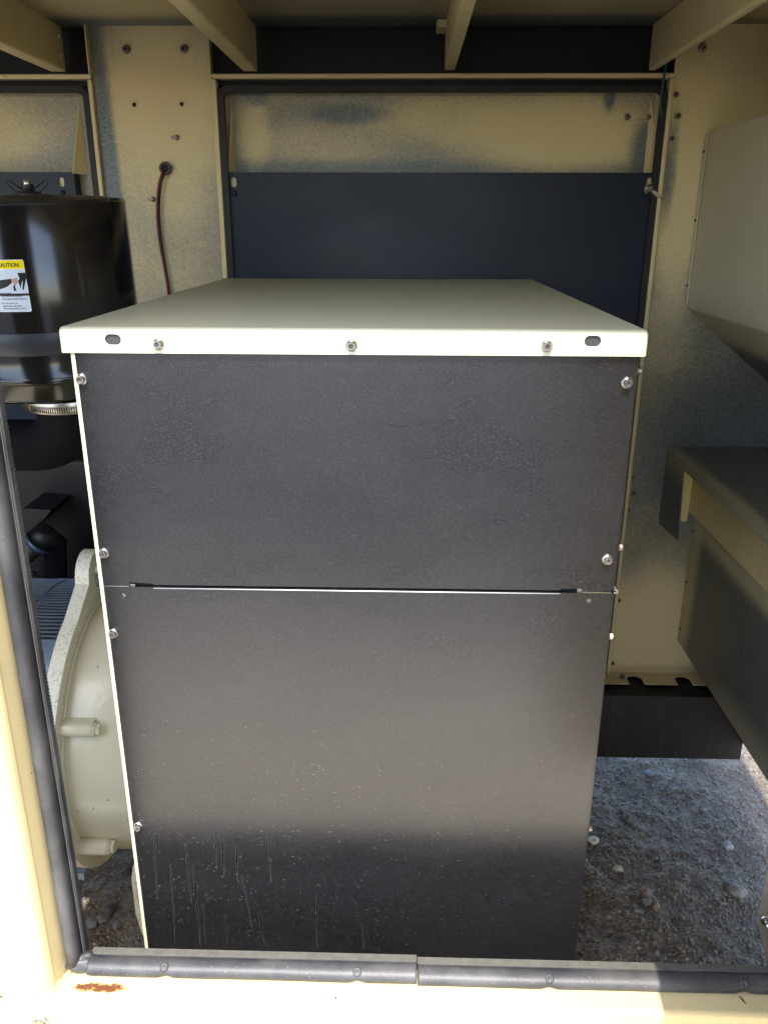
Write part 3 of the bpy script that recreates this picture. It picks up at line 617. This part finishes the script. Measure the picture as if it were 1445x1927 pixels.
m = MB(); m.box(LX0 + 0.02, LX1 - 0.02, YB - 0.0046, YB - 0.0030, -0.1745, -0.1525); m.build('slot_backing', simple("speckled grey backing", (0.035, 0.035, 0.036), 0.55), lid)
for q in ((297, 648), (661, 651), (1029, 652)): p = at(*q, Y=LF - 0.004); bolt((p.x, LF - 0.0002, p.z), lid)
# dried water runs and drops on the lower left of the front
M_drop = simple("dried drop residue", (0.36, 0.35, 0.33), 0.5); M_run = simple("dark water run", (0.002, 0.002, 0.0025), 0.5, spec=0.25); M_runedge = simple("run edge residue", (0.042, 0.041, 0.040), 0.5)
m = MB(); rd = random.Random(4)
def dens(px, py):
    v = max(0, min(1, (py - 1330) / 180)) * max(0.12, 1 - (px - 300) / 700)
    return v
for k in range(6500):
    px, py = rd.uniform(235, 1080), rd.uniform(1330, 1785)
    if rd.random() > dens(px, py): continue
    p = at(px, py, Y=YB - 0.0008)
    if p.x < CX0 + 0.009 or p.x > CX1 - 0.008: continue
    r = 0.0005 + 0.0017 * rd.random() ** 3
    # crescent: lower rim of a dried drop
    ro, ri = [], []
    for j in range(6):
        a = math.radians(200 + 140 * j / 5); th = 0.35 * r * math.sin(math.pi * (j + 0.3) / 5.6)
        ro.append(m.bm.verts.new((p.x + r * math.cos(a), p.y - 0.0001, p.z + r * math.sin(a)))); ri.append(m.bm.verts.new((p.x + (r - th) * math.cos(a), p.y - 0.0003, p.z + (r - th) * math.sin(a))))
    for j in range(5): m.face([ro[j], ro[j + 1], ri[j + 1], ri[j]])
o = m.build('water_drops', M_drop, lo); o['kind'] = 'stuff'
RUNS = [(290, 1560, 1690, 6), (322, 1625, 1775, 8), (350, 1585, 1700, 10), (364, 1625, 1780, 14), (383, 1700, 1775, 4), (405, 1565, 1640, 3), (418, 1575, 1650, 3), (445, 1590, 1655, 2), (455, 1645, 1760, 22), (488, 1715, 1780, 10), (508, 1580, 1660, 2), (388, 1672, 1696, 4), (596, 1682, 1783, 0), (681, 1738, 1786, 4), (425, 1720, 1775, 3)]
m = MB(); me_ = MB(); WR = {r[0]: rd.uniform(0.45, 1.1) for r in RUNS}
for px, ya, yb, drift in RUNS:
    n = 26; P = []
    for i in range(n + 1):
        tt = i / n; x = px + drift * tt + 2.2 * noise.noise(Vector((tt * 6, px, 0)))
        P.append(at(x, ya + (yb - ya) * tt, Y=YB - 0.0009))
    w = 0.0021
    for off, tgt, ww in ((0, m, w), (-w, me_, 0.00028), (w, me_, 0.00028)):
        pr = None
        for p in P:
            tp = P.index(p) / n; wv = (1 + 0.6 * noise.noise(Vector((p.z * 60, px, 1)))) * (0.15 + 0.85 * math.sin(math.pi * min(1, 0.12 + tp * 1.0)) ** 0.6) * WR[px]; a, b = tgt.bm.verts.new((p.x + off * wv - ww * (wv if tgt is m else 1), p.y - (0.0001 if tgt is me_ else 0), p.z)), tgt.bm.verts.new((p.x + off * wv + ww * (wv if tgt is m else 1), p.y - (0.0001 if tgt is me_ else 0), p.z))
            if pr: tgt.face([pr[0], pr[1], b, a])
            pr = (a, b)
SC = [(1083, 1007, 1106, 1010), (463, 1519, 476, 1523), (556, 1511, 580, 1508), (658, 1512, 667, 1514), (600, 1430, 612, 1424), (1092, 1655, 1096, 1662), (905, 1772, 922, 1774), (760, 1690, 790, 1691), (535, 1548, 542, 1549), (1100, 905, 1120, 912), (900, 1700, 912, 1703)]
sc_ = MB()
for x0_, y0_, x1_, y1_ in SC:
    a, b = at(x0_, y0_, Y=YB - 0.0009), at(x1_, y1_, Y=YB - 0.0009); k = (a + b) / 2; w_ = Vector((0, 0, 0.0005)); f4 = [sc_.bm.verts.new(q) for q in (a, k - w_, b, k + w_)]; sc_.face(f4)
sc_.build('scratches', M_runedge, lo)['kind'] = 'stuff'
m.build('water_run', M_run, lo)['kind'] = 'stuff'; me_.build('run_residue', M_runedge, lo)['kind'] = 'stuff'
# engine foot beside the cabinet
FT = thing('foot_bracket', tuple(at(258, 1700, Y=1.45)), 'cream cast engine foot bracket peeking out left of the cabinet bottom', 'bracket')
pts = [at(x, y, Y=1.45) for x, y in ((262, 1612), (250, 1632), (247, 1655), (255, 1722), (268, 1762), (330, 1770), (330, 1612))]
m = MB(); m.prism([tuple(p) for p in pts], (0, 0.05, 0)); m.build('foot_plate', M_ring, FT, 0.004, 3)
pts = [at(x, y, Y=1.448) for x, y in ((258, 1645), (262, 1640), (330, 1640), (330, 1735), (272, 1735), (258, 1690))]
m = MB(); m.prism([tuple(p) for p in pts], (0, 0.001, 0)); m.build('foot_pocket', simple("tan cast recess", (0.45, 0.33, 0.16), 0.5), FT)
# ================================================================== AIR FILTER
AC = Vector((-0.742, 1.72, 0)); AR = 0.18
AF = thing('air_filter_canister', (AC.x, AC.y, -0.33), 'glossy black round air filter canister with a caution sticker, at the left edge', 'air filter')
m = MB(); m.lathe([(AR - 0.004, 0.026), (AR - 0.004, 0.034), (AR - 0.002, 0.036), (AR, 0.034), (AR, -0.19)], AC); m.build('canister_wall', M_gloss, AF)
m = MB(); m.lathe([(AR + 0.0012, -0.190), (AR + 0.0025, -0.192), (AR + 0.0025, -0.231), (AR + 0.0012, -0.233)], AC); m.build('mounting_band', M_band, AF)
m = MB(); m.lathe([(AR, -0.233), (AR, -0.275), (AR + 0.003, -0.278), (AR + 0.005, -0.283), (AR + 0.003, -0.288), (AR + 0.0005, -0.291), (AR, -0.320), (AR - 0.004, -0.327), (0.10, -0.330)], AC); m.build('canister_base', M_gloss, AF)
m = MB(); m.lathe([(0.150, 0.030), (0.150, 0.0385), (0.147, 0.040), (0.06, 0.041), (0.05, 0.046), (0.035, 0.047), (0.0, 0.047)], AC); m.build('canister_cover', simple("satin black cover", (0.02, 0.02, 0.022), 0.4), AF)
m = MB(); m.lathe([(0.024, 0.047), (0.024, 0.050), (0.012, 0.052), (0.012, 0.066)], AC, n=24); m.hexa(AC, 0.012, 0.050, 0.064); nt = m.build('wing_nut', M_darkbolt, AF)
m = MB()
for s in (-1, 1):
    m.tube([AC + Vector((s * 0.010, 0, 0.052)), AC + Vector((s * 0.026, 0, 0.053)), AC + Vector((s * 0.040, 0, 0.066)), AC + Vector((s * 0.040, 0, 0.073)), AC + Vector((s * 0.034, 0, 0.072)), AC + Vector((s * 0.014, 0, 0.058))], 0.0014, 6)
m.build('nut_wing', M_darkbolt, nt)
m = MB(); m.lathe([(0.0075, 0.064), (0.0075, 0.072), (0.005, 0.074), (0.0, 0.074)], AC, n=14); m.build('stud', M_zinc, nt)
# sticker wrapped on the canister
def wrap(me, off):
    for v in me.vertices:     # x = arc length from the sticker's right edge angle, y = height
        a = A0 + v.co.x / AR; r = AR + off + v.co.z; v.co = Vector((AC.x + r * math.sin(a), AC.y - r * math.cos(a), v.co.y))
A0 = math.radians(14.9)
LZ0, LZ1 = -0.149, -0.056
def grid_poly(name, outline, mat, parent, off):
    """subdivided flat outline wrapped on the can"""
    bm = bmesh.new(); vs = [bm.verts.new((x, y, 0)) for x, y in outline]; bm.faces.new(vs)
    xs = [p[0] for p in outline]; x = min(xs)
    while x < max(xs):
        bmesh.ops.bisect_plane(bm, geom=bm.verts[:] + bm.edges[:] + bm.faces[:], plane_co=(x, 0, 0), plane_no=(1, 0, 0)); x += 0.006
    me = bpy.data.meshes.new(name); bm.to_mesh(me); bm.free(); wrap(me, off); me.materials.append(mat)
    return link(bpy.data.objects.new(name, me), parent)
M_lblw = simple("white sticker film", (0.62, 0.68, 0.80), 0.25, var=0.03); M_lbly = simple("yellow sticker print", (0.90, 0.72, 0.0), 0.3, var=0.02); M_lblk = simple("black sticker print", (0.012, 0.012, 0.014), 0.4, var=0.02); M_lblwh = simple("white sticker edge", (0.8, 0.82, 0.85), 0.3, var=0.02); M_skin = simple("pink sticker print", (0.45, 0.30, 0.26), 0.4, var=0.02)
ST = grid_poly('sticker', ring_pts(-0.05, (LZ0 + LZ1) / 2, 0.1, LZ1 - LZ0, 0.003), M_lblwh, AF, 0.0003)
grid_poly('sticker_header', ring_pts(-0.05, LZ1 - 0.0085, 0.098, 0.015, 0.0022), M_lbly, ST, 0.0006)
grid_poly('sticker_field', ring_pts(-0.05, (LZ0 + LZ1 - 0.016) / 2, 0.097, LZ1 - LZ0 - 0.019, 0.002), M_lblw, ST, 0.0006)
def text(s, right_x, base_z, size, mat, parent, name, bold=0.0, sx=1.0):
    cu = bpy.data.curves.new(name, 'FONT'); cu.body = s; cu.size = size; cu.align_x = 'RIGHT' if right_x is not None else 'LEFT'; cu.offset = bold; cu.resolution_u = 2
    tmp = bpy.data.objects.new(name + "_c", cu); COL.objects.link(tmp)
    dg = bpy.context.evaluated_depsgraph_get(); me = bpy.data.meshes.new_from_object(tmp.evaluated_get(dg)); bpy.data.objects.remove(tmp); bpy.data.curves.remove(cu)
    me.transform(Matrix.Translation((right_x, base_z, 0)) @ Matrix.Diagonal((sx, 1, 1, 1))); wrap(me, 0.0009); me.name = name; me.materials.clear(); me.materials.append(mat)
    return link(bpy.data.objects.new(name, me), parent)
text('CAUTION', -0.0085, LZ1 - 0.0123, 0.0098, M_lblk, ST, 'lettering', 0.00025, 0.86)
for i, (l, r) in enumerate([('Hot engine', -0.030), ('and exhaust system', -0.0125), ('can cause severe burns.', -0.0045)]): text(l, r, -0.1165 - i * 0.0051, 0.0046, M_lblk, ST, 'lettering', 0.00005)
for i, (l, r) in enumerate([('Do not work on', -0.022), ('generator set until', -0.0165), ('unit is allowed to cool.', -0.0085)]): text(l, r, -0.1345 - i * 0.0048, 0.0044, M_lblk, ST, 'lettering', 0.00005)
P_ = lambda px, py: ((px - 462 - (py - 430) * 0.0) / 1, py)
def pict(pts, mat, off=0.0009):   # picture units: fraction of the field
    grid_poly('pictogram', [(-0.046 + x * 0.034, LZ1 - 0.023 - y * 0.034) for x, y in pts], mat, ST, off)
pict([(0.95, 0.0), (1.02, 0.30), (0.92, 0.42), (0.98, 0.80), (1.12, 0.45), (1.16, 0.40), (1.06, 0.90), (1.12, 0.90), (1.46, 0.0)][::-1], M_lblk)
pict([(0.62, 0.30), (0.90, 0.25), (0.92, 0.45), (0.72, 0.70), (0.64, 0.52)][::-1], M_skin)
pict([(-0.4, 0.42), (0.60, 0.30), (0.60, 0.50), (0.30, 0.72), (-0.4, 0.95)][::-1], M_lblk)
pict([(0.62, 0.68), (0.70, 0.62), (0.76, 0.90), (0.62, 0.95)][::-1], M_lblk)
pict([(-0.4, 1.08), (1.40, 1.08), (1.40, 1.20), (-0.4, 1.20)][::-1], M_lblk)
# outlet neck, worm clamp and rubber elbow
NC = Vector((-0.690, 1.655, 0))
m = MB(); m.lathe([(0.098, -0.329), (0.0995, -0.331), (0.0995, -0.352), (0.098, -0.353)], NC); cl = m.build('neck_clamp', M_steelband, AF)
m = MB()
for k in range(40):
    a = math.radians(-120 + k * 2.6); p = NC + Vector((0.0998 * math.cos(a), 0.0998 * math.sin(a), -0.3435)); tdir = Vector((-math.sin(a), math.cos(a), 0)) * 0.0009; nd = Vector((math.cos(a), math.sin(a), 0)) * 0.0005
    m.prism([p - tdir + Vector((0, 0, -0.006)), p + tdir + Vector((0, 0, -0.006)), p + tdir + Vector((0, 0, 0.006)), p - tdir + Vector((0, 0, 0.006))], nd)
m.build('clamp_slots', M_hollow, cl)['kind'] = 'stuff'
HO = thing('rubber_elbow', (-0.82, 1.62, -0.42), 'thick matt black rubber intake elbow below the air filter canister', 'hose')
pts = [(-0.690, 1.655, -0.34)] + [(-0.775 + 0.085 * math.cos(a), 1.655 - 0.02 * math.sin(a), -0.355 - 0.085 * math.sin(a)) for a in [math.pi / 2 * k / 8 for k in range(9)]] + [(-0.86, 1.635, -0.440), (-1.0, 1.63, -0.44), (-1.2, 1.63, -0.44)]
rs = [0.096, 0.094, 0.088, 0.078, 0.070, 0.063, 0.058, 0.055, 0.054, 0.054] + [0.054, 0.054, 0.054]
m = MB(); m.tube(pts, rs[:len(pts)], 40); m.build('hose_body', M_hose, HO)
m = MB(); m.tube([(-0.868, 1.634, -0.44), (-0.866, 1.634, -0.44), (-0.845, 1.6355, -0.44), (-0.843, 1.6355, -0.44)], [0.0550, 0.0580, 0.0580, 0.0555], 48, cap=False); cl = m.build('hose_clamp', M_steelband, HO)
c = at(24, 876, Y=1.60); m = MB(); m.hexa(c, 0.007, 0.0, -0.012, 'Y'); m.lathe([(0.0105, 0.004), (0.0105, 0.0), (0.006, 0.0)], c, 'Y', 16); m.tube([c + Vector((-0.03, 0.006, 0.004)), c + Vector((0.015, 0.006, 0))], 0.005, 8); m.build('clamp_screw', M_zinc, cl)
AF.rotation_euler.x = math.radians(4.2); AF.location.z += 0.007
# dark engine parts; the big mass behind is added to blacken the gap
EG = thing('engine_hardware', (-1.0, 2.0, -1.3), 'black painted engine hardware in the dark gap left of the cabinet', 'engine')
m = MB(); m.prism([(-1.9, 2.10, -1.30), (-0.66, 2.10, -1.30), (-0.66, 2.10, -0.72), (-0.74, 2.10, -0.60), (-1.9, 2.10, -0.60)], (0, 0.22, 0)); m.build('dark_mass', M_blk, EG, 0.02, 3)
a = at(60, 985, Y=1.97); m = MB(); m.prism([at(20, 975, Y=1.97), at(45, 956, Y=1.97), at(98, 960, Y=1.97), at(88, 975, Y=1.97), at(36, 1020, Y=1.97), at(20, 1020, Y=1.97)], (0, 0.14, 0)); m.build('bracket', M_blk, EG, 0.003)
p = [at(25, 1062, Y=1.92), at(50, 1040, Y=1.92), at(72, 1020, Y=1.92)]
m = MB(); m.tube([tuple(x) for x in p], 0.028, 24); m.build('pipe', simple("dark bronze pipe", (0.012, 0.009, 0.008), 0.4), EG)
e = at(80, 1015, Y=1.93); m = MB(); m.tube([tuple(at(70, 1022, Y=1.92)), tuple(at(84, 1010, Y=1.93)), tuple(at(100, 1022, Y=1.96)), tuple(at(102, 1085, Y=1.97)), tuple(at(100, 1130, Y=1.97))], [0.035, 0.036, 0.035, 0.034, 0.033], 24); m.build('pipe_elbow', M_blk, EG)
m = MB(); q0, q1 = at(70, 1024, Y=1.915), at(75, 1019, Y=1.916); m.tube([tuple(q0), tuple(q1)], 0.0368, 32); m.build('pipe_collar', simple("blue steel collar", (0.05, 0.08, 0.13), 0.3, 0.6), EG)
for q in ((28, 965), (70, 1085), (64, 1078)): bolt(at(*q, Y=1.96), EG, ME_dark)
# ================================================================== ALTERNATOR
AX = Vector((0, 1.81, -1.21)); XRG = -0.75
AL = thing('alternator', (-0.8, AX.y, GZ + 0.2), 'cream cast alternator housing with slotted blue grey guard, left of the cabinet', 'alternator')
m = MB(); m.lathe([(0.326, XRG - 0.01), (0.326, XRG), (0.3262, -0.74), (0.326, -0.70), (0.326, -0.60), (0.322, -0.585), (0.30, -0.58), (0.26, -0.575), (0.0, -0.575)], AX, 'X', 96); m.build('housing', M_alt, AL)
# ring with lifting ear, hole through it
cy, cz, R0 = AX.y, AX.z, 0.37
ear_c = (1.818, -0.815); er = 0.062
out = []
a_s, a_e = math.radians(90 + 22), math.radians(90 - 22 + 360)
for k in range(73): a = a_s + (a_e - a_s) * k / 72; out.append((cy + R0 * math.cos(a), cz + R0 * math.sin(a)))
for k in range(13): a = math.radians(0 + 180 * k / 12); out.append((ear_c[0] + er * math.cos(a), ear_c[1] + er * math.sin(a)))
rg = plate('flange_ring', out, [circle_pts(ear_c[0] + 0.004, ear_c[1] - 0.005, 0.030, 24)], (XRG, 0, 0), (0, 1, 0), (0, 0, 1), 0.034, M_ring, AL)
md = rg.modifiers.new("bevel", 'BEVEL'); md.width = 0.004; md.segments = 3; md.limit_method = 'ANGLE'; md.angle_limit = math.radians(50)
m = MB(); m.lathe([(0.336, XRG + 0.001), (0.333, XRG + 0.004), (0.327, XRG + 0.005)], AX, 'X', 96); m.build('ring_step', M_alt, AL)
c = Vector((0, ear_c[0] + 0.02, ear_c[1] - 0.03)); m = MB(); m.lathe([(0.022, -0.79), (0.022, -0.70), (0.018, -0.698), (0, -0.698)], c, 'X', 24); m.build('lug_pipe', simple("grey green lug", (0.25, 0.28, 0.26), 0.4), AL)
# bosses with hex bolts
for (xa, ya), (xb, yb), rr in (((118, 1372), (180, 1372), 13), ((152, 1592), (208, 1592), 14)):
    p = at(xa, ya, X=XRG + 0.002); L = at(xb, yb, Y=p.y).x; r = rr * p.length / F_PX * 0.98
    m = MB(); c = Vector((0, p.y, p.z)); m.lathe([(r, XRG - 0.004), (r, L - 0.006), (r * 0.85, L - 0.001), (0, L)], c, 'X', 32); m.box(XRG - 0.004, L - 0.004, c.y, c.y + 0.03, c.z - r, c.z + r); bs = m.build('boss', M_alt, AL)
    m = MB(); m.hexa(c, r * 0.80, L - 0.001, L + 0.011, 'X'); m.lathe([(r * 0.95, L - 0.002), (r * 0.95, L + 0.002), (r * 0.7, L + 0.003)], c, 'X', 24); m.build('boss_bolt', M_alt, bs)
# slotted guard: thin shell of slats, ribs and a plain band
GRr, gx0, gx1 = 0.350, -1.10, XRG - 0.034
def arc_strip(m, xa, xb, a0, a1, r=GRr, th=0.002, n=2):
    prev = None
    for k in range(n + 1):
        a = a0 + (a1 - a0) * k / n; ca, sa = math.cos(a), math.sin(a)
        ring = [m.bm.verts.new((x, AX.y + rr * ca, AX.z + rr * sa)) for x, rr in ((xa, r), (xb, r), (xb, r - th), (xa, r - th))]
        if prev:
            for j in range(4): m.face([prev[j], prev[(j + 1) % 4], ring[(j + 1) % 4], ring[j]])
        else: m.face(ring)
        prev = ring
    m.face(prev[::-1])
A_top, A_bot = math.radians(62), math.radians(205)
sec = [(gx0, -0.965), (-0.958, -0.882), (-0.875, -0.797)]
m = MB(); NS = 76
for i in range(NS):
    a = A_top + (A_bot - A_top) * i / NS; da = (A_bot - A_top) / NS
    if math.degrees(a) > 196: continue
    for xa, xb in sec:
        if math.degrees(a) > 119 and xb > -0.85: xb = -0.838 - (math.degrees(a) - 119) / 75 * 0.05
        arc_strip(m, xa, xb, a, a + da * 0.45)
m.build('guard_slats', M_guard, AL)['kind'] = 'stuff'
m = MB()
for xa, xb in ((-0.965, -0.958), (-0.882, -0.875)): arc_strip(m, xa, xb, A_top, A_bot, n=40)
m.build('guard_rib', M_guard, AL)
m = MB(); arc_strip(m, -0.797, gx1 + 0.0, A_top, A_bot + 0.9, n=60); arc_strip(m, gx0, -0.797, math.radians(196), A_bot + 0.9, n=20)
m.build('guard_band', M_guard, AL)
m = MB(); arc_strip(m, -0.838, gx1, math.radians(119), math.radians(285), r=GRr + 0.003, n=60); m.build('guard_cover', simple("smooth blue steel cover", (0.20, 0.26, 0.34), 0.25, 0.5), AL)
m = MB(); m.lathe([(0.27, -1.15), (0.27, XRG - 0.03)], AX, 'X', 48); m.build('rotor', simple("dark winding drum", (0.03, 0.03, 0.03), 0.5), AL)
q = at(150, 1650, Y=1.62); m = MB(); m.box(q.x - 0.022, q.x + 0.012, q.y, q.y + 0.06, q.z - 0.01, q.z + 0.008); m.build('mounting_pad', simple("pale blue steel pad", (0.28, 0.33, 0.38), 0.4, 0.3), AL, 0.001)
# ================================================================== WIRES
def spline(pts, n=8):
    out = []; P = [Vector(p) for p in pts]; P = [P[0] * 2 - P[1]] + P + [P[-1] * 2 - P[-2]]
    for i in range(1, len(P) - 2):
        for k in range(n):
            t = k / n; a, b, c, d = P[i - 1], P[i], P[i + 1], P[i + 2]
            out.append(0.5 * ((2 * b) + (c - a) * t + (2 * a - 5 * b + 4 * c - d) * t * t + (3 * b - a - 3 * c + d) * t ** 3))
    out.append(P[-2]); return out
def wire(name, pix, Y0, mat, r, label, cat):
    pts = [at(x, y, Y=Y0 + dy) for x, y, dy in pix]; m = MB(); m.tube(spline(pts), r, 8); o = m.build(name, mat, None, wloc=tuple(pts[-1])); tag(o, label, cat); return o
wire('red_wire', [(311, 315, 0.02), (308, 322, -0.012), (299, 350, -0.02), (296, 400, -0.016), (300, 450, -0.014), (309, 500, -0.014), (318, 560, -0.014), (322, 640, -0.014)], BY, M_redwire, 0.0034, 'dark red wire drooping from the hexagonal grommet down the rear pillar', 'wire')
wire('black_wire', [(314, 317, 0.02), (311, 325, -0.012), (303, 350, -0.016), (300, 400, -0.010), (304, 450, -0.009), (312, 500, -0.009), (321, 560, -0.009), (325, 640, -0.009)], BY, M_blackwire, 0.003, 'black wire hanging right beside the red one from the same grommet', 'wire')
wire('green_wire', [(1258, 108, -0.02), (1251, 130, -0.02), (1246, 165, -0.022), (1242, 190, -0.02), (1243, 212, -0.012), (1247, 260, 0.01), (1250, 330, 0.02)], BY, M_greenwire, 0.003, 'thin green earth wire at the upper right corner of the rear door', 'wire')
GL = thing('ground_lug', tuple(at(1222, 355, Y=BY - 0.004)), 'toothed star washer and crimped ring terminal on the dark rear panel, top right', 'terminal')
c = at(1222, 355, Y=BY - 0.004); m = MB()
n = 14
for k in range(n):
    a = 2 * math.pi * k / n; d1, d2 = Vector((math.cos(a - 0.13), 0, math.sin(a - 0.13))), Vector((math.cos(a + 0.13), 0, math.sin(a + 0.13)))
    m.prism([c + d1 * 0.010, c + d1 * 0.0155, c + d2 * 0.0155, c + d2 * 0.010], (0, -0.0015, 0))
m.lathe([(0.0115, 0), (0.0115, -0.002), (0.004, -0.002)], c, 'Y', 24); m.build('star_washer', M_zinc, GL)
m = MB(); m.lathe([(0.009, -0.002), (0.009, -0.006), (0.006, -0.007), (0, -0.007)], c, 'Y', 20); m.build('screw', M_dullbolt, GL)
e = at(1240, 370, Y=BY - 0.01); m = MB(); m.tube([tuple(c + Vector((0.007, -0.003, -0.007))), tuple((c + e) / 2 + Vector((0, -0.004, 0))), tuple(e)], [0.004, 0.0055, 0.0055], 12); m.build('crimp_barrel', simple("cream crimp sleeve", (0.5, 0.46, 0.3), 0.4), GL)
m = MB(); m.tube([tuple(e - (e - c) * 0.1), tuple(e + (e - c) * 0.25)], 0.0038, 10); m.build('wire_end', M_greenwire, GL)
